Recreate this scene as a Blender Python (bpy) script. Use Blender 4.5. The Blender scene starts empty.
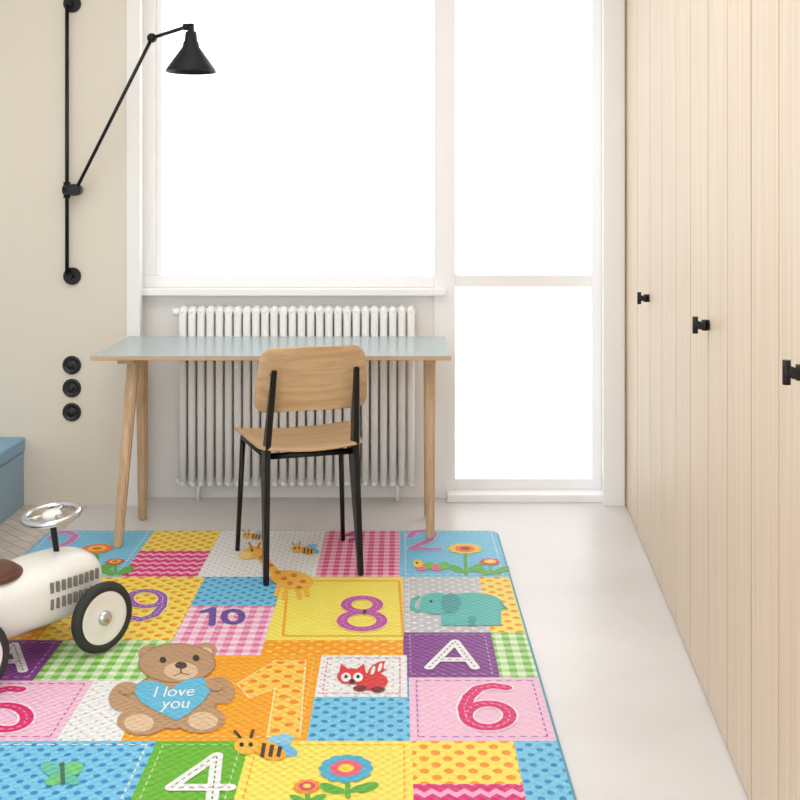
import bpy, bmesh, math, random
from mathutils import Vector, Matrix
random.seed(3)
S = bpy.context.scene
COL = S.collection
F = 1098.0; H = 1.335; HOR = 200.0

# ------------------------------------------------------------------ helpers
def lin(c):
    out = []
    for v in c[:3]:
        v = v / 255.0
        out.append(v / 12.92 if v <= 0.04045 else ((v + 0.055) / 1.055) ** 2.4)
    return (out[0], out[1], out[2], 1.0)

def base_mat(name):
    m = bpy.data.materials.new(name); m.use_nodes = True
    nt = m.node_tree
    return m, nt, nt.nodes['Principled BSDF']

def plain(name, c, rough=0.5, metal=0.0, noise=0.03, nscale=8.0, bump=0.0, bscale=200.0):
    m, nt, b = base_mat(name)
    b.inputs['Roughness'].default_value = rough
    b.inputs['Metallic'].default_value = metal
    tc = nt.nodes.new('ShaderNodeTexCoord')
    n = nt.nodes.new('ShaderNodeTexNoise'); n.inputs['Scale'].default_value = nscale
    n.inputs['Detail'].default_value = 4
    nt.links.new(tc.outputs['Object'], n.inputs['Vector'])
    mx = nt.nodes.new('ShaderNodeMix'); mx.data_type = 'RGBA'
    l = lin(c)
    mx.inputs[6].default_value = tuple(max(0, v * (1 - noise * 2)) for v in l[:3]) + (1,)
    mx.inputs[7].default_value = tuple(min(1, v * (1 + noise)) for v in l[:3]) + (1,)
    nt.links.new(n.outputs['Fac'], mx.inputs[0])
    nt.links.new(mx.outputs[2], b.inputs['Base Color'])
    if bump > 0:
        n2 = nt.nodes.new('ShaderNodeTexNoise'); n2.inputs['Scale'].default_value = bscale
        nt.links.new(tc.outputs['Object'], n2.inputs['Vector'])
        bp = nt.nodes.new('ShaderNodeBump'); bp.inputs['Strength'].default_value = bump
        bp.inputs['Distance'].default_value = 0.002
        nt.links.new(n2.outputs['Fac'], bp.inputs['Height'])
        nt.links.new(bp.outputs['Normal'], b.inputs['Normal'])
    return m

def wood(name, c1, c2, stretch=(30, 30, 1.2), rough=0.5, bump=0.15):
    m, nt, b = base_mat(name)
    b.inputs['Roughness'].default_value = rough
    tc = nt.nodes.new('ShaderNodeTexCoord')
    mp = nt.nodes.new('ShaderNodeMapping'); mp.inputs['Scale'].default_value = stretch
    nt.links.new(tc.outputs['Object'], mp.inputs['Vector'])
    n = nt.nodes.new('ShaderNodeTexNoise'); n.inputs['Scale'].default_value = 1.6
    n.inputs['Detail'].default_value = 7; n.inputs['Roughness'].default_value = 0.6
    n.inputs['Distortion'].default_value = 0.4
    nt.links.new(mp.outputs['Vector'], n.inputs['Vector'])
    r = nt.nodes.new('ShaderNodeValToRGB')
    r.color_ramp.elements[0].position = 0.32; r.color_ramp.elements[0].color = lin(c2)
    r.color_ramp.elements[1].position = 0.62; r.color_ramp.elements[1].color = lin(c1)
    nt.links.new(n.outputs['Fac'], r.inputs['Fac'])
    nt.links.new(r.outputs['Color'], b.inputs['Base Color'])
    bp = nt.nodes.new('ShaderNodeBump'); bp.inputs['Strength'].default_value = bump
    bp.inputs['Distance'].default_value = 0.002
    nt.links.new(n.outputs['Fac'], bp.inputs['Height'])
    nt.links.new(bp.outputs['Normal'], b.inputs['Normal'])
    return m

def link(name, me, mat=None, parent=None, smooth=False):
    o = bpy.data.objects.new(name, me); COL.objects.link(o)
    if mat is not None: me.materials.append(mat)
    if parent is not None: o.parent = parent
    if smooth:
        for p in me.polygons: p.use_smooth = True
    return o

def empty(name, loc=(0, 0, 0), rz=0.0):
    e = bpy.data.objects.new(name, None); COL.objects.link(e)
    e.empty_display_size = 0.1; e.location = loc; e.rotation_euler = (0, 0, rz)
    return e

def box(name, x0, x1, y0, y1, z0, z1, mat, parent=None, bev=0.0):
    me = bpy.data.meshes.new(name); bm = bmesh.new()
    bmesh.ops.create_cube(bm, size=1.0)
    for v in bm.verts:
        v.co = Vector(((x0 + x1) / 2 + v.co.x * (x1 - x0), (y0 + y1) / 2 + v.co.y * (y1 - y0), (z0 + z1) / 2 + v.co.z * (z1 - z0)))
    if bev > 0:
        bmesh.ops.bevel(bm, geom=bm.edges[:], offset=bev, segments=3, affect='EDGES', profile=0.6)
    bm.to_mesh(me); bm.free()
    return link(name, me, mat, parent)

def add_cyl(bm, p0, p1, r0, r1=None, seg=16, caps=True):
    p0 = Vector(p0); p1 = Vector(p1)
    if r1 is None: r1 = r0
    d = (p1 - p0)
    q = d.to_track_quat('Z', 'Y')
    a = []; b = []
    for i in range(seg):
        t = 2 * math.pi * i / seg
        c = Vector((math.cos(t), math.sin(t), 0))
        a.append(bm.verts.new(p0 + q @ (c * r0))); b.append(bm.verts.new(p1 + q @ (c * r1)))
    for i in range(seg):
        j = (i + 1) % seg
        f = bm.faces.new((a[i], a[j], b[j], b[i])); f.smooth = True
    if caps:
        bm.faces.new(a[::-1]); bm.faces.new(b)

def cyl(name, p0, p1, r0, r1, mat, parent=None, seg=24):
    me = bpy.data.meshes.new(name); bm = bmesh.new()
    add_cyl(bm, p0, p1, r0, r1, seg)
    bm.to_mesh(me); bm.free()
    return link(name, me, mat, parent)

def lathe(name, prof, mat, parent=None, loc=(0, 0, 0), axis='Z', seg=40, rot=None):
    me = bpy.data.meshes.new(name); bm = bmesh.new()
    rings = []
    for r, z in prof:
        ring = []
        for i in range(seg):
            t = 2 * math.pi * i / seg
            ring.append(bm.verts.new((r * math.cos(t), r * math.sin(t), z)))
        rings.append(ring)
    for a, b in zip(rings, rings[1:]):
        for i in range(seg):
            j = (i + 1) % seg
            bm.faces.new((a[i], a[j], b[j], b[i])).smooth = True
    bmesh.ops.remove_doubles(bm, verts=bm.verts[:], dist=1e-5)
    bmesh.ops.recalc_face_normals(bm, faces=bm.faces[:])
    bm.to_mesh(me); bm.free()
    o = link(name, me, mat, parent); o.location = loc
    if axis == 'Y': o.rotation_euler = (math.pi / 2, 0, 0)
    if rot: o.rotation_euler = rot
    return o

def torus(name, R, r, mat, parent=None, loc=(0, 0, 0), rot=(0, 0, 0), seg=48, rs=14):
    me = bpy.data.meshes.new(name); bm = bmesh.new(); rings = []
    for i in range(seg):
        t = 2 * math.pi * i / seg; ring = []
        for k in range(rs):
            u = 2 * math.pi * k / rs
            rr = R + r * math.cos(u)
            ring.append(bm.verts.new((rr * math.cos(t), rr * math.sin(t), r * math.sin(u))))
        rings.append(ring)
    for i in range(seg):
        a = rings[i]; b = rings[(i + 1) % seg]
        for k in range(rs):
            l = (k + 1) % rs
            bm.faces.new((a[k], b[k], b[l], a[l])).smooth = True
    bm.to_mesh(me); bm.free()
    o = link(name, me, mat, parent); o.location = loc; o.rotation_euler = rot
    return o

def wx(px, Y): return (px - 400) * Y / F      # survey helpers: position on a known depth plane
def wz(py, Y): return H - (py - HOR) * Y / F

# ------------------------------------------------------------------ materials
M_wall = plain('wall_paint_cream', (231, 223, 208), 0.8, noise=0.012, nscale=1.5, bump=0.05)
M_wwhite = plain('wall_paint_white', (248, 246, 243), 0.7, noise=0.006, bump=0.03)
M_frame = plain('frame_white', (251, 251, 252), 0.4, noise=0.004)
M_ceil = plain('ceiling_paint', (246, 246, 245), 0.9, noise=0.01)
M_black = plain('black_metal', (20, 20, 24), 0.38, 0.3, noise=0.05)
M_switch = plain('black_plastic', (26, 26, 28), 0.35)
M_rad = plain('radiator_enamel', (252, 252, 251), 0.3, noise=0.003)
M_bench = plain('blue_fabric', (146, 184, 212), 0.85, noise=0.06, nscale=30, bump=0.3, bscale=400)
M_bench2 = plain('blue_lacquer', (146, 180, 206), 0.5)
M_oakv = wood('oak_vertical', (206, 177, 142), (182, 149, 112), (35, 35, 1.6))
M_oakh = wood('oak_plywood', (206, 174, 134), (184, 150, 110), (2.0, 45, 30))
M_lino = plain('desk_linoleum', (172, 188, 192), 0.25, noise=0.01)
M_ward = wood('whitewashed_ash', (226, 209, 187), (215, 195, 170), (30, 30, 0.8), 0.5, 0.15)
M_gap = plain('shadow_gap', (132, 110, 86), 0.9)  # brown with the shade of the gaps put into it
M_car = plain('ivory_enamel', (242, 241, 236), 0.22, noise=0.01)
M_tyre = plain('rubber', (46, 48, 46), 0.7, bump=0.1)
M_chrome = plain('chrome', (210, 212, 214), 0.18, 1.0)
M_leather = plain('brown_leather', (98, 58, 40), 0.45, noise=0.08, nscale=40, bump=0.2)
M_slot = plain('louvre_shade', (128, 124, 112), 0.6)  # grey with the dark shading of the slots put into it

# floor: pale polished concrete, herringbone oak on the far left
m, nt, b = base_mat('floor_concrete'); M_floor = m
b.inputs['Roughness'].default_value = 0.3
geo = nt.nodes.new('ShaderNodeNewGeometry')
n1 = nt.nodes.new('ShaderNodeTexNoise'); n1.inputs['Scale'].default_value = 1.7; n1.inputs['Detail'].default_value = 8
nt.links.new(geo.outputs['Position'], n1.inputs['Vector'])
r1 = nt.nodes.new('ShaderNodeValToRGB')
r1.color_ramp.elements[0].position = 0.3; r1.color_ramp.elements[0].color = lin((217, 214, 213))
r1.color_ramp.elements[1].position = 0.7; r1.color_ramp.elements[1].color = lin((231, 229, 229))
nt.links.new(n1.outputs['Fac'], r1.inputs['Fac'])
mp = nt.nodes.new('ShaderNodeMapping'); mp.inputs['Rotation'].default_value = (0, 0, math.radians(45))
nt.links.new(geo.outputs['Position'], mp.inputs['Vector'])
br = nt.nodes.new('ShaderNodeTexBrick'); br.inputs['Scale'].default_value = 5
br.inputs['Color1'].default_value = lin((222, 210, 198)); br.inputs['Color2'].default_value = lin((206, 192, 178))
br.inputs['Mortar'].default_value = lin((170, 150, 132)); br.inputs['Mortar Size'].default_value = 0.012
nt.links.new(mp.outputs['Vector'], br.inputs['Vector'])
sp = nt.nodes.new('ShaderNodeSeparateXYZ'); nt.links.new(geo.outputs['Position'], sp.inputs[0])
lt = nt.nodes.new('ShaderNodeMath'); lt.operation = 'LESS_THAN'; lt.inputs[1].default_value = -1.36
nt.links.new(sp.outputs['X'], lt.inputs[0])
mx = nt.nodes.new('ShaderNodeMix'); mx.data_type = 'RGBA'
nt.links.new(lt.outputs[0], mx.inputs[0]); nt.links.new(r1.outputs[0], mx.inputs[6]); nt.links.new(br.outputs['Color'], mx.inputs[7])
nt.links.new(mx.outputs[2], b.inputs['Base Color'])

# glass
M_glass = bpy.data.materials.new('window_glass'); M_glass.use_nodes = True
nt = M_glass.node_tree; nt.nodes.clear()
o_ = nt.nodes.new('ShaderNodeOutputMaterial'); t_ = nt.nodes.new('ShaderNodeBsdfTransparent'); g_ = nt.nodes.new('ShaderNodeBsdfGlossy')
g_.inputs['Roughness'].default_value = 0.02
x_ = nt.nodes.new('ShaderNodeMixShader'); x_.inputs[0].default_value = 0.04
nt.links.new(t_.outputs[0], x_.inputs[1]); nt.links.new(g_.outputs[0], x_.inputs[2]); nt.links.new(x_.outputs[0], o_.inputs[0])

# ------------------------------------------------------------------ room shell
WY = 4.806
CZ = 2.75
box('floor', -2.7, 1.8, -0.8, 5.15, -0.1, 0.0, M_floor)
box('ceiling', -2.7, 1.8, -0.8, 5.15, CZ, CZ + 0.1, M_ceil)
box('wall_left', -2.7, -2.6, -0.8, 5.15, 0, CZ, M_wwhite)
box('wall_right', 1.7, 1.8, -0.8, 5.15, 0, CZ, M_wwhite)
XL = wx(128, WY); XR = wx(607, WY)
box('wall_back', -2.6, XL, WY, 5.15, 0, CZ, M_wall)
box('wall_back_right', XR, 1.7, WY, 5.15, 0, CZ, M_wwhite)
box('wall_back_lintel', XL, XR, WY, 5.15, 2.5, CZ, M_wwhite)
box('trim_1', XL - 0.004, XL + 0.055, WY - 0.012, WY + 0.03, 0, 2.5, M_wwhite, bev=0.002)
box('trim_2', XR - 0.02, wx(624, WY), WY - 0.02, WY, 0, CZ, M_frame, bev=0.002)
# window parapet behind the radiator
NY = 4.93
zs = wz(289, 4.86)
Xm0 = wx(434, NY); Xm1 = wx(455, NY)
box('wall_back_parapet', XL, wx(445, NY), NY, 5.1, 0, zs - 0.03, M_wwhite)
w1 = empty('window_1')
box('sill', XL, wx(446, 4.86), 4.86, 5.1, zs - 0.03, zs, M_frame, w1, 0.004)
fy0, fy1 = NY, NY + 0.07
zb = wz(276, fy0)
box('rail_bottom', XL, Xm0, fy0, fy1, zs, zb, M_frame, w1, 0.003)
box('stile_left', XL, wx(155, fy0), fy0, fy1, zb, 2.5, M_frame, w1, 0.003)
box('stile_left_inner', wx(155, fy0), wx(161, fy0), fy0 + 0.02, fy1, zb, 2.5, M_frame, w1, 0.003)
box('rail_top', XL, Xm0, fy0, fy1, 2.43, 2.5, M_frame, w1, 0.003)
box('glass', XL + 0.1, Xm0 - 0.0, fy0 + 0.045, fy0 + 0.05, zb, 2.43, M_glass, w1)
box('trim_3', Xm0, Xm1, fy0 - 0.02, fy1 + 0.01, 0, 2.5, M_frame, bev=0.003)
w2 = empty('window_2')
Xr0 = wx(592, fy0); 
zt0 = wz(287, fy0); zt1 = wz(275, fy0)
box('transom', Xm1, Xr0, fy0, fy1, zt0, zt1, M_frame, w2, 0.003)
box('stile_right', Xr0, XR + 0.0, fy0, fy1, 0.0, 2.5, M_frame, w2, 0.003)
box('rail_bottom', Xm1, Xr0, fy0, fy1, 0.0, wz(479, fy0), M_frame, w2, 0.003)
box('rail_top', Xm1, Xr0, fy0, fy1, 2.43, 2.5, M_frame, w2, 0.003)
box('glass_upper', Xm1, Xr0, fy0 + 0.045, fy0 + 0.05, zt1, 2.43, M_glass, w2)
box('glass_lower', Xm1, Xr0, fy0 + 0.045, fy0 + 0.05, wz(479, fy0), zt0, M_glass, w2)
box('threshold', wx(447, 4.87), XR, 4.84, fy0, 0.0, 0.035, M_frame, w2, 0.004)

# ------------------------------------------------------------------ radiator
me = bpy.data.meshes.new('radiator'); bm = bmesh.new()
RY = 4.86; rx0 = wx(184, RY); rx1 = wx(411, RY); rt = wz(306, RY); rb = wz(486, RY)
NC = 26
for i in range(NC):
    x = rx0 + (rx1 - rx0) * i / (NC - 1)
    for dy in (-0.028, 0.0, 0.028):
        add_cyl(bm, (x, RY + dy, rb + 0.02), (x, RY + dy, rt - 0.02), 0.0165, seg=14)
    for z in (rb + 0.022, rt - 0.022):       # rounded header of every column
        r = bmesh.ops.create_uvsphere(bm, u_segments=14, v_segments=10, radius=1.0)
        for v in r['verts']:
            v.co = Vector((x + v.co.x * 0.0205, RY + v.co.y * 0.047, z + v.co.z * 0.024))
        for f in {f for v in r['verts'] for f in v.link_faces}: f.smooth = True
for z in (rb + 0.022, rt - 0.022):
    add_cyl(bm, (rx0 - 0.02, RY, z), (rx1 + 0.02, RY, z), 0.014, seg=14)
add_cyl(bm, (rx0 - 0.048, RY, rt - 0.026), (rx0 - 0.015, RY, rt - 0.026), 0.019, 0.016, 16)
add_cyl(bm, (rx0 - 0.036, RY, rb + 0.022), (rx0 - 0.015, RY, rb + 0.022), 0.014, seg=14)
for x in (rx0 + 0.06, rx1 - 0.06):
    add_cyl(bm, (x, RY + 0.02, 0.0), (x, RY + 0.02, rb + 0.022), 0.009, seg=14)
bm.to_mesh(me); bm.free(); link('radiator', me, M_rad)

# ------------------------------------------------------------------ desk
MT = 0.011
desk = empty('desk')
dx0, dx1, dy0, dy1 = -1.183, 0.196, 4.19, 4.79
box('top_ply', dx0, dx1, dy0, dy1, 0.722, 0.737, M_oakh, desk, 0.003)
box('top_linoleum', dx0 + 0.003, dx1 - 0.003, dy0 + 0.003, dy1 - 0.003, 0.737, 0.7405, M_lino, desk, 0.001)
def taper_leg(name, top, bot, w0, w1, mat, parent):
    me = bpy.data.meshes.new(name); bm = bmesh.new()
    vs = []
    for (p, w) in ((bot, w1), (top, w0)):
        for sx, sy in ((-1, -1), (1, -1), (1, 1), (-1, 1)):
            vs.append(bm.verts.new((p[0] + sx * w / 2, p[1] + sy * w / 2, p[2])))
    bm.faces.new(vs[3::-1]); bm.faces.new(vs[4:])
    for i in range(4):
        j = (i + 1) % 4; bm.faces.new((vs[i], vs[j], vs[4 + j], vs[4 + i]))
    bmesh.ops.bevel(bm, geom=bm.edges[:], offset=0.006, segments=3, affect='EDGES')
    bm.to_mesh(me); bm.free(); return link(name, me, mat, parent)
for side, X, yf, yb in (('left', -1.075, 4.185, 4.585), ('right', 0.118, 4.29, 4.62)):
    ym = 4.42
    taper_leg('leg_front_' + side, (X + (0.0 if side == 'right' else 0.02), ym - 0.065, 0.722), (X, yf, MT + 0.001), 0.044, 0.032, M_oakv, desk)
    taper_leg('leg_back_' + side, (X + (0.0 if side == 'right' else 0.02), ym + 0.065, 0.722), (X, yb, 0.001), 0.044, 0.032, M_oakv, desk)
    box('cross_block_' + side, X - 0.02, X + 0.045 if side == 'left' else X + 0.02, ym - 0.17, ym + 0.17, 0.700, 0.7215, M_oakh, desk, 0.003)
box('beam', -1.05, 0.1, 4.50, 4.54, 0.70, 0.7215, M_oakh, desk, 0.003)

# ------------------------------------------------------------------ chair (local x right, y towards desk)
chair = empty('dining_chair', (-0.359, 4.012, MT + 0.003), math.radians(17))
for s, n in ((-1, 'left'), (1, 'right')):
    cyl('leg_front_' + n, (s * 0.205, 0.2, 0.0), (s * 0.188, 0.17, 0.435), 0.0085, 0.0105, M_black, chair)
    # folded-steel rear leg: widest at seat height
    prof = [(-0.215, 0.0), (-0.195, 0.0), (-0.11, 0.36), (-0.095, 0.435), (-0.135, 0.47), (-0.228, 0.74), (-0.244, 0.74), (-0.19, 0.45)]
    me = bpy.data.meshes.new('leg_rear'); bm = bmesh.new()
    A = []; B = []
    for y, z in prof:
        xo = s * (0.168 - 0.010 * min(1, z / 0.45) - 0.014 * max(0, (z - 0.45) / 0.31))
        A.append(bm.verts.new((xo - 0.0095, y, z))); B.append(bm.verts.new((xo + 0.0095, y, z)))
    bm.faces.new(A); bm.faces.new(B[::-1])
    for i in range(len(A)):
        j = (i + 1) % len(A); bm.faces.new((A[i], B[i], B[j], A[j]))
    bmesh.ops.recalc_face_normals(bm, faces=bm.faces[:])
    bmesh.ops.bevel(bm, geom=bm.edges[:], offset=0.003, segments=2, affect='EDGES')
    bm.to_mesh(me); bm.free(); link('leg_rear_' + n, me, M_black, chair)
    cyl('rail_side_' + n, (s * 0.157, -0.12, 0.425), (s * 0.188, 0.17, 0.432), 0.011, 0.011, M_black, chair)
cyl('rail_front', (-0.188, 0.165, 0.432), (0.188, 0.165, 0.432), 0.011, 0.011, M_black, chair)
cyl('rail_rear', (-0.155, -0.14, 0.425), (0.155, -0.14, 0.425), 0.011, 0.011, M_black, chair)

def plywood_panel(name, outline_fn, nu, nv, thick, mat, parent):
    me = bpy.data.meshes.new(name); bm = bmesh.new(); g = []
    for j in range(nv + 1):
        g.append([bm.verts.new(outline_fn(i / nu * 2 - 1, j / nv)) for i in range(nu + 1)])
    for j in range(nv):
        for i in range(nu):
            bm.faces.new((g[j][i], g[j][i + 1], g[j + 1][i + 1], g[j + 1][i])).smooth = True
    bmesh.ops.recalc_face_normals(bm, faces=bm.faces[:])
    bm.to_mesh(me); bm.free(); o = link(name, me, mat, parent)
    md = o.modifiers.new('solid', 'SOLIDIFY'); md.thickness = thick; md.offset = 0
    bv = o.modifiers.new('bev', 'BEVEL'); bv.width = 0.003; bv.segments = 2; bv.limit_method = 'ANGLE'
    return o
def rounded_w(v, w0, w1, r, q=0.045):          # half-width along v with rounded corners at both ends
    w = w0 + (w1 - w0) * v
    e = min(v, 1 - v)
    if e < r: w -= q * (1 - math.sqrt(max(0, 1 - (1 - e / r) ** 2)))
    return w
def seat_f(u, v):
    w = rounded_w(v, 0.184, 0.222, 0.12)
    y = -0.20 + 0.43 * v
    z = 0.452 + 0.012 * u * u - 0.018 * math.sin(min(1, v * 1.2) * math.pi) * (1 - u * u) * 0.7
    if v > 0.8: z -= 0.018 * ((v - 0.8) / 0.2) ** 2
    return (u * w, y, z)
plywood_panel('seat', seat_f, 20, 28, 0.012, M_oakh, chair)
def back_f(u, v):
    w = rounded_w(v, 0.207, 0.186, 0.24, 0.04)
    z = 0.584 + 0.226 * v + 0.006 * (1 - u * u) * (0.6 if v > 0.5 else 0)
    y = -0.163 - 0.05 * v * 0.9 - 0.018 * (1 - u * u) + 0.012
    return (u * w, y, z)
plywood_panel('backrest', back_f, 20, 36, 0.011, M_oakh, chair)
for s in (-1, 1):
    for v in (0.25, 0.6):
        z = 0.584 + 0.226 * v
        x = s * 0.15
        cyl('bolt', (x, -0.215 - 0.045 * v, z), (x, -0.165 - 0.045 * v, z), 0.004, 0.004, M_black, chair, 10)

# ------------------------------------------------------------------ wardrobe
WA = math.atan(0.0909)
ward = empty('wardrobe', (0.552, 0, 0), -WA)
nn = 1 / math.cos(WA)
edges = [4.77, 4.035, 3.44, 2.911, 2.413, 1.93, 1.45, 0.97, 0.5]
WT = 2.70
box('carcass', 0.03, 0.50, 0.5 * nn, 4.77 * nn, 0.0, WT, M_gap, ward)
for i in range(len(edges) - 1):
    y1 = edges[i] * nn - 0.005; y0 = edges[i + 1] * nn + 0.005
    box('door_board_%d' % (i + 1), 0.0, 0.029, y0, y1, 0.006, WT, M_ward, ward, 0.002)
    if i: box('groove_%d' % i, 0.002, 0.029, edges[i] * nn - 0.0048, edges[i] * nn + 0.0048, 0.006, WT, M_gap, ward)  # dark strip added in each gap, seam shade put into its colour
    # fine tongue-and-groove line inside each door
    ym_ = (y0 + y1) / 2
    box('board_line_%d' % (i + 1), -0.0006, 0.003, ym_ - 0.002, ym_ + 0.002, 0.006, WT, M_oakv, ward)
box('end_strip', -0.004, 0.029, 4.77 * nn, 4.79 * nn, 0.0, WT, M_oakv, ward, 0.001)
for k, (Yk, zk) in enumerate(((4.06, 0.972), (2.895, 1.005), (1.972, 1.025))):
    y = Yk * nn
    me = bpy.data.meshes.new('knob'); bm = bmesh.new()
    add_cyl(bm, (-0.004, y, zk), (0.0, y, zk), 0.014, seg=24)
    add_cyl(bm, (-0.04, y, zk), (0.0, y, zk), 0.0055, seg=16)
    add_cyl(bm, (-0.012, y, zk - 0.014), (-0.012, y, zk + 0.014), 0.0085, seg=18)
    add_cyl(bm, (-0.036, y, zk - 0.022), (-0.036, y, zk + 0.022), 0.0075, seg=18)
    add_cyl(bm, (-0.026, y - 0.014, zk), (-0.026, y + 0.014, zk), 0.010, seg=18)
    bm.to_mesh(me); bm.free(); link('knob_%d' % (k + 1), me, M_black, ward)

# ------------------------------------------------------------------ wall lamp
lamp = empty('wall_lamp')
by = 4.765; bx = wx(67, by); z0 = wz(276, WY); z1 = wz(4, WY); zj = wz(190, by)
cyl('wall_bar', (bx, by, z0 - 0.0), (bx, by, z1), 0.0085, 0.0085, M_black, lamp)
for z, n in ((z0, 'lower'), (z1, 'upper')):
    cyl('wall_disc_' + n, (bx + 0.012, WY - 0.012, z), (bx + 0.012, WY, z), 0.038, 0.038, M_black, lamp, 36)
    cyl('disc_stem_' + n, (bx + 0.006, by - 0.012, z), (bx + 0.01, WY - 0.01, z), 0.012, 0.014, M_black, lamp)
cyl('joint_hub', (bx - 0.01, by - 0.02, zj), (bx + 0.065, by - 0.02, zj), 0.019, 0.019, M_black, lamp)
cyl('joint_knob', (bx + 0.045, by - 0.06, zj), (bx + 0.045, by + 0.005, zj), 0.026, 0.024, M_black, lamp)
cyl('joint_collar', (bx, by, zj - 0.035), (bx, by, zj + 0.035), 0.015, 0.015, M_black, lamp)
pe = Vector((wx(152, 4.55), 4.55, wz(38, 4.55))); pj = Vector((bx + 0.05, by - 0.04, zj))
cyl('arm_long', pj, pe, 0.0075, 0.0075, M_black, lamp)
lathe('elbow', [(0, -0.022), (0.014, -0.019), (0.02, -0.006), (0.02, 0.006), (0.014, 0.019), (0, 0.022)], M_black, lamp, pe, 'Y')
ph = Vector((wx(186, 4.43), 4.43, wz(27, 4.43)))
cyl('arm_short', pe, ph, 0.0075, 0.0075, M_black, lamp)
sx = wx(191, 4.42)
lathe('head_joint', [(0, -0.014), (0.012, -0.012), (0.016, 0), (0.012, 0.012), (0, 0.014)], M_black, lamp, ph)
zb_ = wz(72, 4.42)
lathe('shade', [(0.0, 0.196), (0.012, 0.194), (0.013, 0.165), (0.022, 0.16), (0.026, 0.125), (0.031, 0.117), (0.034, 0.10), (0.097, 0.012), (0.101, 0.0),
                (0.098, 0.0), (0.094, 0.012), (0.030, 0.098), (0.0, 0.10)], M_black, lamp, (sx, 4.42, zb_))
# round black switches
for k, py in enumerate((365, 388, 412)):
    z = wz(py, WY)
    o = lathe('light_switch' if k == 0 else 'light_switch.%03d' % k,
          [(0, 0), (0.040, 0), (0.041, 0.004), (0.038, 0.010), (0.030, 0.0115), (0.0285, 0.008), (0.014, 0.008), (0.0135, 0.016), (0.0, 0.017)],
          M_switch, None, (wx(72, WY), WY, z), 'Y')

# ------------------------------------------------------------------ blue bench
bench = empty('storage_bench')
box('body', -2.59, -1.645, 2.4, WY - 0.002, 0.0, 0.235, M_bench2, bench, 0.006)
box('cushion', -2.595, -1.638, 2.39, WY - 0.002, 0.238, 0.30, M_bench, bench, 0.012)
for y in (3.2, 4.0):
    box('drawer_gap_shade', -1.646, -1.6435, y - 0.003, y + 0.003, 0.02, 0.23, M_gap, bench)  # thin strip on the flat face, gap shade painted as colour

# ------------------------------------------------------------------ ride-on toy car (local x = forward)
TH = math.radians(50)
hx, hy = math.cos(TH), math.sin(TH)
WR = 0.102; TR = 0.155
wxf, wyf = -0.872, 3.215
cx0 = wxf - hy * TR; cy0 = wyf + hx * TR
car = empty('ride_on_toy_car', (cx0, cy0, MT + 0.001), TH)
me = bpy.data.meshes.new('body'); bm = bmesh.new()
secs = [(-0.50, 0.004, 0.165, 0.01), (-0.485, 0.04, 0.165, 0.05), (-0.44, 0.075, 0.17, 0.085), (-0.36, 0.10, 0.18, 0.10), (-0.27, 0.115, 0.175, 0.092), (-0.17, 0.118, 0.178, 0.092), (-0.10, 0.112, 0.182, 0.098),
        (0.0, 0.098, 0.182, 0.094), (0.04, 0.086, 0.178, 0.084), (0.062, 0.07, 0.174, 0.068), (0.075, 0.045, 0.17, 0.045), (0.08, 0.004, 0.17, 0.006)]
rings = []
N = 28
for x, w, zc, h in secs:
    ring = []
    for i in range(N):
        t = 2 * math.pi * i / N; c, s = math.cos(t), math.sin(t)
        e = 0.72
        ring.append(bm.verts.new((x, w * math.copysign(abs(c) ** e, c), zc + h * math.copysign(abs(s) ** e, s))))
    rings.append(ring)
for a, b2 in zip(rings, rings[1:]):
    for i in range(N):
        j = (i + 1) % N; bm.faces.new((a[i], a[j], b2[j], b2[i])).smooth = True
bm.faces.new(rings[0][::-1]); bm.faces.new(rings[-1])
bmesh.ops.recalc_face_normals(bm, faces=bm.faces[:])
bm.to_mesh(me); bm.free()
o = link('body', me, M_car, car); sm = o.modifiers.new('s', 'SUBSURF'); sm.levels = 1; sm.render_levels = 2
# seat, cowl
me = bpy.data.meshes.new('seat'); bm = bmesh.new()
r = bmesh.ops.create_uvsphere(bm, u_segments=24, v_segments=14, radius=1)
for v in bm.verts: v.co = Vector((-0.27 + v.co.x * 0.085, v.co.y * 0.085, 0.268 + v.co.z * 0.03))
for f in bm.faces: f.smooth = True
bm.to_mesh(me); bm.free(); link('seat', me, M_leather, car)
torus('seat_piping', 0.084, 0.009, M_leather, car, (-0.27, 0, 0.264))
# steering
cyl('steering_column', (-0.05, 0, 0.26), (-0.068, 0, 0.38), 0.009, 0.009, M_black, car)
TL = -8
sr = (0, math.radians(TL), 0); c0 = Vector((-0.068, 0, 0.388))
torus('steering_rim', 0.078, 0.011, M_chrome, car, c0, sr)
lathe('steering_hub', [(0, -0.012), (0.026, -0.010), (0.03, 0.0), (0.024, 0.010), (0, 0.014)], M_car, car, c0, rot=sr)
for k in range(3):
    a = k * 2 * math.pi / 3 + 0.5
    R = Matrix.Rotation(math.radians(TL), 3, 'Y')
    d = R @ Vector((math.cos(a), math.sin(a), 0))
    cyl('spoke_%d' % k, c0 + d * 0.02, c0 + d * 0.076, 0.007, 0.005, M_chrome, car, 12)
# hood louvres on both flanks
for sgn in (-1, 1):
    for row in range(2):
        zc = 0.215 - row * 0.047
        for i in range(9):
            x = -0.14 + i * 0.0195
            yy = sgn * (0.117 if x < -0.05 else 0.117 - (x + 0.05) * 0.11)
            ya, yb2 = sorted((yy - sgn * 0.008, yy + sgn * 0.0015))
            box('louvre', x - 0.0045, x + 0.0045, ya, yb2, zc - 0.015, zc + 0.015, M_slot, car, 0.002)
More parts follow.
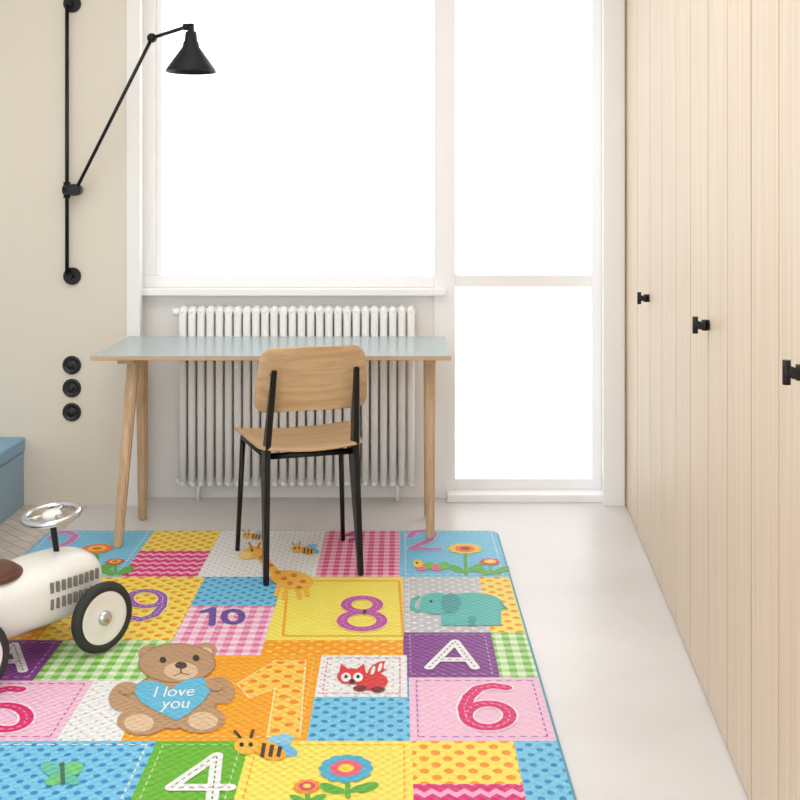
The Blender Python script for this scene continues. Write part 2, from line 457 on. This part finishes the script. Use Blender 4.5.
# wheels, axles
for x in (0.0, -0.40):
    cyl('axle', (x, -TR, WR), (x, TR, WR), 0.011, 0.011, M_chrome, car)
    for sgn in (-1, 1):
        y = sgn * TR
        w = empty('wheel'); w.parent = car; w.location = (x, y, WR); w.rotation_euler = (math.pi / 2 * -sgn, 0, 0)
        lathe('tyre', [(0.076, -0.014), (0.086, -0.016), (0.097, -0.012), (0.102, 0), (0.097, 0.012), (0.086, 0.016), (0.076, 0.014), (0.076, -0.014)], M_tyre, w, (0, 0, 0), seg=48)
        lathe('disc', [(0, -0.012), (0.078, -0.012), (0.080, 0.010), (0.074, 0.014), (0.062, 0.009), (0.03, 0.012), (0, 0.012)], M_car, w, (0, 0, 0), seg=48)
        lathe('hub_cap', [(0.022, 0.010), (0.02, 0.02), (0.012, 0.025), (0, 0.026)], M_chrome, w, (0, 0, 0))

# ------------------------------------------------------------------ play mat
pm = empty('play_mat')
SC = (H - MT) / H
MX0, MX1, MY0, MY1 = -1.42, 0.395, 1.95, 4.44
def weave(nt, b):
    geo = nt.nodes.new('ShaderNodeNewGeometry')
    mp = nt.nodes.new('ShaderNodeMapping'); mp.inputs['Rotation'].default_value = (0, 0, math.radians(45))
    nt.links.new(geo.outputs['Position'], mp.inputs['Vector'])
    v = nt.nodes.new('ShaderNodeTexVoronoi'); v.voronoi_dimensions = '2D'; v.inputs['Randomness'].default_value = 0
    v.inputs['Scale'].default_value = 50
    nt.links.new(mp.outputs['Vector'], v.inputs['Vector'])
    bp = nt.nodes.new('ShaderNodeBump'); bp.inputs['Strength'].default_value = 0.8; bp.inputs['Distance'].default_value = 0.007
    nt.links.new(v.outputs['Distance'], bp.inputs['Height']); nt.links.new(bp.outputs['Normal'], b.inputs['Normal'])
    return geo
def pat(name, kind, c1, c2, s=0.03, r=0.28):
    m, nt, b = base_mat(name); b.inputs['Roughness'].default_value = 0.45
    geo = weave(nt, b)
    def math_(op, a, bb=None):
        n = nt.nodes.new('ShaderNodeMath'); n.operation = op
        for k, v in ((0, a), (1, bb)):
            if v is None: continue
            if isinstance(v, (int, float)): n.inputs[k].default_value = v
            else: nt.links.new(v, n.inputs[k])
        return n.outputs[0]
    mx = nt.nodes.new('ShaderNodeMix'); mx.data_type = 'RGBA'
    mx.inputs[6].default_value = lin(c1); mx.inputs[7].default_value = lin(c2)
    if kind == 'plain':
        mx.inputs[0].default_value = 0
    elif kind == 'dots':
        mp = nt.nodes.new('ShaderNodeMapping'); mp.inputs['Rotation'].default_value = (0, 0, math.radians(45))
        nt.links.new(geo.outputs['Position'], mp.inputs['Vector'])
        v = nt.nodes.new('ShaderNodeTexVoronoi'); v.voronoi_dimensions = '2D'; v.inputs['Randomness'].default_value = 0
        v.inputs['Scale'].default_value = 1 / s
        nt.links.new(mp.outputs['Vector'], v.inputs['Vector'])
        nt.links.new(math_('LESS_THAN', v.outputs['Distance'], r), mx.inputs[0])
    else:
        sp = nt.nodes.new('ShaderNodeSeparateXYZ'); nt.links.new(geo.outputs['Position'], sp.inputs[0])
        if kind == 'check':
            fx = math_('LESS_THAN', math_('FRACT', math_('DIVIDE', sp.outputs[0], s)), 0.5)
            fy = math_('LESS_THAN', math_('FRACT', math_('DIVIDE', sp.outputs[1], s)), 0.5)
            nt.links.new(math_('MULTIPLY', math_('ADD', fx, fy), 0.5), mx.inputs[0])
        else:
            tri = math_('PINGPONG', sp.outputs[0], 0.018)
            nt.links.new(math_('LESS_THAN', math_('FRACT', math_('DIVIDE', math_('ADD', sp.outputs[1], tri), s)), 0.42), mx.inputs[0])
    nt.links.new(mx.outputs[2], b.inputs['Base Color'])
    return m
BL = (118, 200, 236); YE = (248, 230, 100); MG = (220, 30, 116); OR = (250, 168, 20); GR = (104, 184, 40); PU = (130, 56, 142); PK = (246, 190, 218); WH = (245, 245, 245)
P = {
 'blue': pat('print_blue', 'plain', BL, BL),
 'blued': pat('print_blue_dots', 'dots', BL, (44, 136, 200), 0.034, 0.25),
 'yeld': pat('print_yellow_dots', 'dots', (250, 228, 92), (246, 150, 20), 0.040, 0.29),
 'yel': pat('print_yellow', 'plain', (246, 230, 98), YE),
 'zig': pat('print_magenta_zigzag', 'zig', MG, (250, 176, 208), 0.05),
 'whd': pat('print_white_dots', 'dots', (240, 240, 240), (190, 196, 208), 0.028, 0.16),
 'mgc': pat('print_magenta_check', 'check', (250, 196, 218), (218, 34, 120), 0.04),
 'gyd': pat('print_grey_dots', 'dots', (198, 197, 202), (238, 238, 240), 0.032, 0.22),
 'pkc': pat('print_pink_check', 'check', (250, 226, 238), (232, 116, 172), 0.044),
 'ord': pat('print_orange_dots', 'dots', (246, 158, 12), (250, 202, 76), 0.034, 0.26),
 'orp': pat('print_orange', 'dots', (248, 166, 16), (250, 180, 44), 0.034, 0.16),
 'grc': pat('print_green_check', 'check', (232, 246, 214), (108, 190, 46), 0.044),
 'pur': pat('print_purple', 'plain', PU, PU),
 'pnk': pat('print_pink', 'plain', (244, 196, 222), PK),
 'grn': pat('print_green', 'plain', GR, GR),
 'one': pat('print_digit_dots', 'dots', (250, 206, 84), (244, 138, 16), 0.044, 0.27),
}
# foam backing with rounded corners
def round_rect(x0, x1, y0, y1, r, corners=(1, 1, 1, 1), n=8):
    pts = []
    for k, (cx, cy, a0) in enumerate(((x0 + r, y0 + r, 180), (x1 - r, y0 + r, 270), (x1 - r, y1 - r, 0), (x0 + r, y1 - r, 90))):
        if corners[k]:
            for i in range(n + 1):
                a = math.radians(a0 + 90 * i / n); pts.append((cx + r * math.cos(a), cy + r * math.sin(a)))
        else: pts.append(((x0, y0), (x1, y0), (x1, y1), (x0, y1))[k])
    return pts
me = bpy.data.meshes.new('foam_backing'); bm = bmesh.new()
pts = round_rect(MX0 * SC, MX1 * SC, MY0 * SC, MY1 * SC, 0.045)
lo = [bm.verts.new((x, y, 0.0005)) for x, y in pts]
f = bm.faces.new(lo); ex = bmesh.ops.extrude_face_region(bm, geom=[f])
for v in [g for g in ex['geom'] if isinstance(g, bmesh.types.BMVert)]: v.co.z = MT - 0.0006
bmesh.ops.recalc_face_normals(bm, faces=bm.faces[:])
top_e = [e for e in bm.edges if all(v.co.z > 0.005 for v in e.verts)]
bmesh.ops.bevel(bm, geom=top_e, offset=0.004, segments=3, affect='EDGES')
bm.to_mesh(me); bm.free(); link('foam_backing', me, plain('mat_edge', (96, 168, 190), 0.6), pm)
def quad(name, x0, x1, y0, y1, mat, z, corners=(0, 0, 0, 0)):
    me = bpy.data.meshes.new(name)
    pts = round_rect(x0 * SC, x1 * SC, y0 * SC, y1 * SC, 0.036, corners)
    me.from_pydata([(x, y, z) for x, y in pts], [], [tuple(range(len(pts)))])
    return link(name, me, mat, pm)
tiles = [
 (-1.412, -.99, 3.89, 4.432, 'blue'), (-.99, -.72, 4.18, 4.432, 'yeld'), (-.99, -.72, 3.89, 4.18, 'zig'), (-.72, -.30, 3.89, 4.432, 'whd'),
 (-.30, .0, 3.89, 4.432, 'mgc'), (.0, .387, 3.89, 4.432, 'blue'),
 (-1.412, -1.1, 3.33, 3.89, 'ord'), (-1.1, -.69, 3.33, 3.89, 'yeld'), (-.69, -.41, 3.61, 3.89, 'blued'), (-.69, -.41, 3.22, 3.61, 'pkc'),
 (-.41, .01, 3.33, 3.89, 'yel'), (.01, .28, 3.39, 3.89, 'gyd'), (.28, .387, 3.39, 3.89, 'yeld'),
 (-1.412, -1.02, 3.05, 3.33, 'pur'), (-1.02, -.69, 3.05, 3.33, 'grc'), (-.41, .01, 3.22, 3.33, 'ord'), (-.69, -.23, 2.71, 3.22, 'orp'),
 (-.23, .02, 2.95, 3.22, 'whd'), (.01, .28, 3.07, 3.39, 'pur'), (.28, .387, 3.07, 3.39, 'grc'),
 (-1.412, -.85, 2.71, 3.05, 'pnk'), (-.85, -.66, 2.71, 3.05, 'whd'), (-.23, .025, 2.71, 2.95, 'blued'), (.025, .387, 2.71, 3.07, 'pnk'),
 (-1.412, -.60, 2.2, 2.71, 'blued'), (-.60, -.37, 2.2, 2.71, 'grn'), (-.37, .03, 2.2, 2.71, 'yel'), (.03, .28, 2.51, 2.71, 'yeld'),
 (.03, .28, 2.2, 2.51, 'zig'), (.28, .387, 2.2, 2.71, 'blued'),
 (-1.412, -.8, 1.96, 2.2, 'pnk'), (-.8, -.2, 1.96, 2.2, 'grc'), (-.2, .387, 1.96, 2.2, 'ord')]
for i, t in enumerate(tiles):
    cr = {0: (0, 0, 0, 1), 5: (0, 0, 1, 0), 30: (1, 0, 0, 0), 32: (0, 1, 0, 0)}.get(i, (0, 0, 0, 0))
    quad('patch_%02d' % i, t[0], t[1], t[2], t[3], P[t[4]], MT + 0.00005 * (i % 3), cr)

art = {}
CNT = [0]
def fl(px, py):
    d = (H - MT) / (py - HOR); return ((px - 400) * d, F * d)
def shape(pts, c, L):
    vs, fs = art.setdefault(c if isinstance(c, str) else tuple(c), ([], []))
    CNT[0] += 1
    k = len(vs); z = MT + 0.0003 + 0.0004 * L + 0.000006 * (CNT[0] % 61)
    vs.extend([(p[0], p[1], z) for p in pts]); fs.append(tuple(range(k, k + len(pts))))
def poly(pts, c, L=1): shape([fl(*p) for p in pts], c, L)
def ell(cx, cy, rx, ry, c, L=1, rot=0.0, n=28):
    a = math.radians(rot)
    pts = []
    for i in range(n):
        t = 2 * math.pi * i / n; x, y = rx * math.cos(t), ry * math.sin(t)
        pts.append(fl(cx + x * math.cos(a) - y * math.sin(a), cy + x * math.sin(a) + y * math.cos(a)))
    shape(pts, c, L)
def disc(p, r, c, L, n=14):
    shape([(p[0] + r * math.cos(2 * math.pi * i / n), p[1] + r * math.sin(2 * math.pi * i / n)) for i in range(n)], c, L)
def seg(a, b2, w, c, L):
    a = Vector(a); b2 = Vector(b2); d = b2 - a
    if d.length < 1e-6: return
    d.normalize(); n = Vector((-d.y, d.x)) * w / 2
    shape([a + n, b2 + n, b2 - n, a - n], c, L)
def ribbon(pts, w, c, L=1):
    q = [fl(*p) for p in pts]
    for a, b2 in zip(q, q[1:]): seg(a, b2, w, c, L)
    for p in q: disc(p, w / 2, c, L)
def dash_w(q, c, L, w=0.004, on=0.016, off=0.012):
    for a, b2 in zip(q, q[1:]):
        a = Vector(a); b2 = Vector(b2); l = (b2 - a).length; t = 0
        if l < on: 
            continue
        while t < l:
            e = min(l, t + on); seg(a.lerp(b2, t / l), a.lerp(b2, e / l), w, c, L); t += on + off
def dash(pts, c, L, w=0.0045, on=0.012, off=0.010):
    q = [Vector(fl(*p)) for p in pts]
    acc = 0.0
    for a, b2 in zip(q, q[1:]):
        l = (b2 - a).length; t = 0
        while t < l:
            ph_ = (acc + t) % (on + off)
            st = (on - ph_) if ph_ < on else (on + off - ph_)
            e = min(l, t + max(st, 1e-4))
            if ph_ < on: seg(a.lerp(b2, t / l), a.lerp(b2, e / l), w, c, L)
            t = e
        acc += l
def arc(cx, cy, rx, ry, a0, a1, n=24):
    return [(cx + rx * math.cos(math.radians(a0 + (a1 - a0) * i / n)), cy + ry * math.sin(math.radians(a0 + (a1 - a0) * i / n))) for i in range(n + 1)]
def stroke(lines, w, c, out=None, st=None, L=2):
    for p in lines:
        if out: ribbon(p, w * 1.35, out, L)
        ribbon(p, w, c, L + 1)
        if st: dash(p, st, L + 2, 0.0035)
def inset(t, c, d=0.02, L=1):
    x0, x1, y0, y1 = [v * SC for v in t[:4]]
    dash_w([(x0 + d, y0 + d), (x1 - d, y0 + d), (x1 - d, y1 - d), (x0 + d, y1 - d), (x0 + d, y0 + d)], c, L, 0.004)
for i, c in ((0, WH), (5, WH), (11, WH), (13, (200, 160, 210)), (18, (200, 160, 210)), (20, (200, 90, 160)), (23, (170, 110, 185)), (25, (200, 230, 170)), (16, (252, 214, 120)), (24, WH), (17, (230, 120, 160)), (26, OR)):
    inset(tiles[i], c)
# digits and letters
MGs = (222, 30, 112)
stroke([arc(362, 605, 16, 7, -90, 270), arc(362, 621, 20, 8.5, -90, 270)], 0.034, (190, 84, 170), (252, 226, 120), (232, 170, 220))
for (a, b2) in (((288, 581), (399, 581)), ((399, 581), (403, 636)), ((403, 636), (283, 636)), ((283, 636), (288, 581))):
    ribbon([a, b2], 0.008, OR, 1)
stroke([[(506, 688), (492, 686), (478, 689), (469, 697), (464, 708), (466, 718)] + arc(488, 716, 22, 12, 180, 540)], 0.034, MGs, (255, 236, 246), (250, 170, 205))
stroke([[(20, 690), (8, 689), (-6, 693), (-14, 702), (-18, 714)] + arc(5, 718, 22, 12, 180, 540)], 0.034, MGs, (255, 236, 246), (250, 170, 205))
stroke([[(429, 668), (455, 642), (475, 668)], [(440, 660), (468, 660)]], 0.028, WH, None, (120, 60, 140))
stroke([[(-10, 672), (14, 645), (23, 671)], [(0, 662), (20, 662)]], 0.028, WH, None, (120, 60, 140))
stroke([[(212, 800), (217, 756), (171, 788), (230, 788)]], 0.029, WH, None, (70, 140, 30))
stroke([[(203, 612), (213, 609), (212, 625)], arc(233, 617, 9, 6.5, 0, 360)], 0.022, (104, 78, 160))
stroke([arc(146, 599, 17, 8, 0, 360) + [(162, 607), (154, 616), (140, 620), (128, 617)]], 0.030, (150, 90, 180), (252, 240, 150), (220, 190, 230))
stroke([[(410, 537), (414, 532), (426, 530.8), (434, 534), (430, 540), (411, 549), (439, 549)]], 0.028, (206, 120, 192), (224, 214, 240))
stroke([[(50, 539), (56, 534), (68, 532), (76, 536), (70, 542), (49, 551), (78, 550)]], 0.028, (206, 120, 192), (224, 214, 240))
stroke([[(345, 536), (356, 532), (362, 536), (350, 541)]], 0.020, (120, 70, 130))
# digit one
ribbon([(238, 684), (276, 661), (305, 661), (299, 737), (268, 737), (276, 688), (250, 698), (238, 684)], 0.008, (250, 236, 170), 1)
poly([(238, 684), (276, 661), (305, 661), (299, 737), (268, 737), (276, 688), (250, 698)], 'one', 2)

def flower(cx, cy, rp, n, cp, c1, c2, L=3):
    p = Vector(fl(cx, cy))
    for k in range(n):
        a = 2 * math.pi * k / n
        disc((p.x + math.cos(a) * rp, p.y + math.sin(a) * rp), rp * 0.45, cp, L)
    disc(p, rp * 0.85, c1, L + 1, 20); disc(p, rp * 0.42, c2, L + 2, 16)
GL = (92, 176, 56)
def stem(cx, y0, y1):
    ribbon([(cx, y0), (cx + 1, y1)], 0.012, GL, 2)
    h = (y1 - y0)
    ell(cx - 9, y1 - h * .25, 9, 3, GL, 2, 20); ell(cx + 11, y1 - h * .3, 9, 3, GL, 2, -20)
stem(97, 550, 573); flower(97, 549, 0.042, 10, (244, 120, 60), (250, 200, 50), (236, 90, 60))
stem(115, 563, 574); flower(115, 562, 0.025, 8, (236, 60, 80), (250, 200, 50), (220, 60, 60))
stem(80, 562, 572); ell(80, 560, 5, 5, (236, 90, 130), 3)
stem(465, 551, 575); flower(465, 549, 0.045, 10, (250, 206, 40), (244, 120, 50), (150, 60, 40))
stem(490, 563, 574); flower(490, 562, 0.027, 8, (236, 60, 50), (250, 200, 50), (250, 240, 120))
# caterpillar bird
for k, x in enumerate((422, 430, 437, 444)):
    ell(x, 568 - (k % 2) * 2, 6, 3.5, (110, 196, 60) if k % 2 else (240, 110, 150), 3)
ell(418, 564, 5, 4, (250, 210, 60), 4); ell(417, 563.5, 1.2, 1, (30, 30, 30), 5)
# bottom flowers
stem(347, 770, 797); flower(346, 769, 0.044, 12, (74, 176, 214), (236, 96, 120), (250, 216, 60))
stem(307, 788, 803); flower(307, 787, 0.022, 9, (244, 150, 50), (220, 70, 110), (250, 220, 90))
ell(330, 789, 11, 4.5, GL, 3, 20); ell(367, 788, 12, 4.5, GL, 3, -15)
# butterfly
BF = (96, 196, 170)
ell(52, 770, 12, 7, BF, 3, 25); ell(72, 770, 12, 7, (110, 204, 120), 3, -25); ell(54, 781, 9, 5, (110, 204, 120), 3, -20); ell(71, 780, 9, 5, BF, 3, 20)
ribbon([(62, 764), (63, 784)], 0.010, (60, 110, 90), 4)
# bees
def bee(cx, cy, s):
    ell(cx + 16 * s, cy - 5 * s, 13 * s, 6 * s, (142, 204, 240), 3, -15); ell(cx + 22 * s, cy + 2 * s, 11 * s, 5 * s, (110, 186, 232), 3, 20)
    ell(cx + 8 * s, cy + 3 * s, 15 * s, 7.5 * s, (248, 176, 34), 4, 20)
    for d in (4, 11, 18):
        poly([(cx + (d - 2) * s, cy - 4.5 * s + d * .2 * s), (cx + (d + 1.5) * s, cy - 4.0 * s + d * .2 * s), (cx + (d - .5) * s, cy + 9 * s), (cx + (d - 4) * s, cy + 8 * s)], (60, 44, 40), 5)
    ell(cx - 12 * s, cy - 1 * s, 10.5 * s, 7.5 * s, (250, 190, 60), 5)
    ell(cx - 16 * s, cy - 2 * s, 2 * s, 2 * s, (30, 24, 24), 6); ell(cx - 8 * s, cy - 2 * s, 2 * s, 2 * s, (30, 24, 24), 6)
    ribbon([(cx - 17 * s, cy - 8 * s), (cx - 22 * s, cy - 14 * s)], 0.006 * s + .001, (60, 44, 40), 5)
    ribbon([(cx - 8 * s, cy - 8 * s), (cx - 6 * s, cy - 15 * s)], 0.006 * s + .001, (60, 44, 40), 5)
bee(260, 748, 1.15)
bee(303, 550, 0.5); bee(252, 536, 0.42)
# bear
B1 = (190, 150, 112); B2 = (226, 194, 158); B3 = (156, 114, 80)
ell(149, 654, 11, 8, B1, 3); ell(149, 655, 6, 4.5, B2, 4); ell(206, 651, 11, 8, B1, 3); ell(206, 652, 6, 4.5, B2, 4)
ell(172, 702, 45.5, 28, B3, 3.5); ell(172, 702, 44, 27, B1, 4); ell(125, 697, 17, 14, B1, 4, -30); ell(220, 691, 16, 13, B1, 4, 30)
ell(177, 664, 39, 20, B3, 4.6); ell(177, 664, 38, 19, B1, 5.6)
ell(181, 672, 17, 9, B2, 6.6); ell(181, 666.5, 6, 3.5, (70, 44, 36), 7.6); ell(163, 661, 3.4, 3.2, (36, 26, 22), 7); ell(196, 659, 3.4, 3.2, (36, 26, 22), 7)
ribbon([(181, 669), (181, 674), (174, 677)], 0.004, (70, 44, 36), 7.6); ribbon([(181, 674), (189, 676)], 0.004, (70, 44, 36), 7.6)
ell(142, 722, 25, 14, B1, 5); ell(200, 720, 25, 14, B1, 5); ell(139, 724, 15, 9, B2, 6); ell(203, 722, 15, 9, B2, 6)
HB = (98, 190, 226)
poly([(134, 694), (133, 688), (140, 683), (152, 682), (163, 685), (171, 691), (178, 685), (190, 680), (203, 679), (211, 684), (211, 691), (203, 703), (190, 714), (177, 722), (158, 713), (142, 704)], HB, 8.6)
ell(128, 690, 9, 6, B1, 9.6, -20); ell(214, 686, 9, 6, B1, 9.6, 20)
# elephant
E1 = (86, 188, 182); E2 = (60, 156, 158)
ell(472, 606, 32, 13, E1, 3); ell(436, 604, 17, 11, E1, 4); ell(451, 604, 10, 10, E2, 5)
ribbon([(426, 608), (417, 612), (412, 608), (413, 601), (418, 597)], 0.018, E1, 4)
for x in (448, 462, 482, 494): poly([(x - 7, 608), (x + 7, 608), (x + 7, 626), (x - 7, 626)], E1, 3)
for x in (472,): poly([(x - 4, 617), (x + 4, 617), (x + 3, 626.5), (x - 3, 626.5)], E2, 4)
ell(431, 602, 1.6, 1.4, (20, 40, 40), 6); ribbon([(500, 603), (507, 610)], 0.008, E2, 3)
# raccoon
R1 = (220, 50, 56)
ell(372, 682, 16, 9, R1, 3); ell(352, 677, 15, 8, R1, 4); poly([(339, 674), (341, 664), (350, 671)], R1, 4); poly([(355, 671), (364, 664), (366, 674)], R1, 4)
ell(346, 678, 5, 4.5, WH, 5); ell(358, 678, 5, 4.5, WH, 5); ell(346, 677.5, 1.7, 1.8, (40, 20, 20), 6); ell(358, 677.5, 1.7, 1.8, (40, 20, 20), 6); ell(352, 682, 3, 2, (40, 20, 20), 6)
ell(378, 669, 11, 5.5, R1, 4, -30)
for d in (-5, 2, 8): ell(378 + d, 669 - d * .45, 1.8, 4.6, WH, 5, 20)
ell(360, 689, 7, 3, (120, 30, 40), 4); ell(378, 690, 7, 3, (120, 30, 40), 4)
# giraffe
G1 = (248, 190, 66); G2 = (214, 122, 40)
ell(253, 553, 11, 6, G1, 4, -10); ell(245, 556, 7, 4, (252, 220, 140), 5); ribbon([(252, 549), (249, 543)], 0.010, G2, 4); ribbon([(258, 549), (260, 543)], 0.010, G2, 4)
ell(264, 550, 5, 2.4, G1, 4, -20); ell(252, 551, 1.3, 1.3, (30, 20, 20), 6)
ribbon([(258, 555), (268, 564), (276, 574)], 0.036, G1, 4)
ell(292, 580, 22, 9, G1, 4, 8)
for x, y in ((276, 596), (284, 599), (300, 599), (308, 596)): ribbon([(x + (4 if x < 290 else -4), 584), (x, y)], 0.018, G1, 4)
for x, y in ((262, 558), (270, 566), (278, 573), (284, 579), (294, 576), (303, 582), (290, 584), (299, 588)): ell(x, y, 3.2, 1.8, G2, 5)

for k, (key, (vs, fs)) in enumerate(art.items()):
    me = bpy.data.meshes.new('print_%02d' % k); me.from_pydata(vs, [], fs)
    bm = bmesh.new(); bm.from_mesh(me)
    for f in bm.faces:
        f.normal_update()
        if f.normal.z < 0: f.normal_flip()
    bmesh.ops.triangulate(bm, faces=[f for f in bm.faces if len(f.verts) > 4])
    bm.to_mesh(me); bm.free()
    link('print_%02d' % k, me, P['one'] if key == 'one' else pat('print_col_%02d' % k, 'plain', key, key), pm)
M_text = pat('print_text', 'plain', (250, 252, 255), WH)
for txt, px, py in (('I love', 173, 698), ('you', 175, 710)):
    cu = bpy.data.curves.new('love_text', 'FONT'); cu.body = txt; cu.align_x = 'CENTER'; cu.size = 1.0
    cu.materials.append(M_text)
    t = bpy.data.objects.new('love_text', cu); COL.objects.link(t); t.parent = pm
    p = fl(px, py); t.location = (p[0], p[1], MT + 0.0046); t.scale = (0.05, 0.088, 1)
    t.rotation_euler = (0, 0, math.radians(4))

# ------------------------------------------------------------------ light
w = bpy.data.worlds.new('World'); S.world = w; w.use_nodes = True
bg = w.node_tree.nodes['Background']; bg.inputs[0].default_value = (0.975, 0.99, 1.0, 1); bg.inputs[1].default_value = 2.1
def area(name, loc, rot, sx_, sy_, e, col):
    l = bpy.data.lights.new(name, 'AREA'); l.shape = 'RECTANGLE'; l.size = sx_; l.size_y = sy_; l.energy = e; l.color = col
    o = bpy.data.objects.new(name, l); COL.objects.link(o); o.location = loc; o.rotation_euler = rot; return o
area('overhead_fill', (-0.6, 2.6, CZ - 0.02), (0, 0, 0), 2.2, 2.2, 28, (1, 0.99, 0.97))  # fill light added out of view to brighten the room, no real fixture

# ------------------------------------------------------------------ camera
cd = bpy.data.cameras.new('Camera'); cam = bpy.data.objects.new('Camera', cd); COL.objects.link(cam)
cam.location = (0, 0, H); cam.rotation_euler = (math.pi / 2, 0, 0)
cd.sensor_width = 36; cd.sensor_fit = 'HORIZONTAL'; cd.lens = 36 * F / 800.0
cd.shift_y = -(400 - HOR) / 800.0; cd.clip_start = 0.05
S.camera = cam
S.view_settings.view_transform = 'Standard'
S.view_settings.look = 'None'
S.view_settings.exposure = 0.0
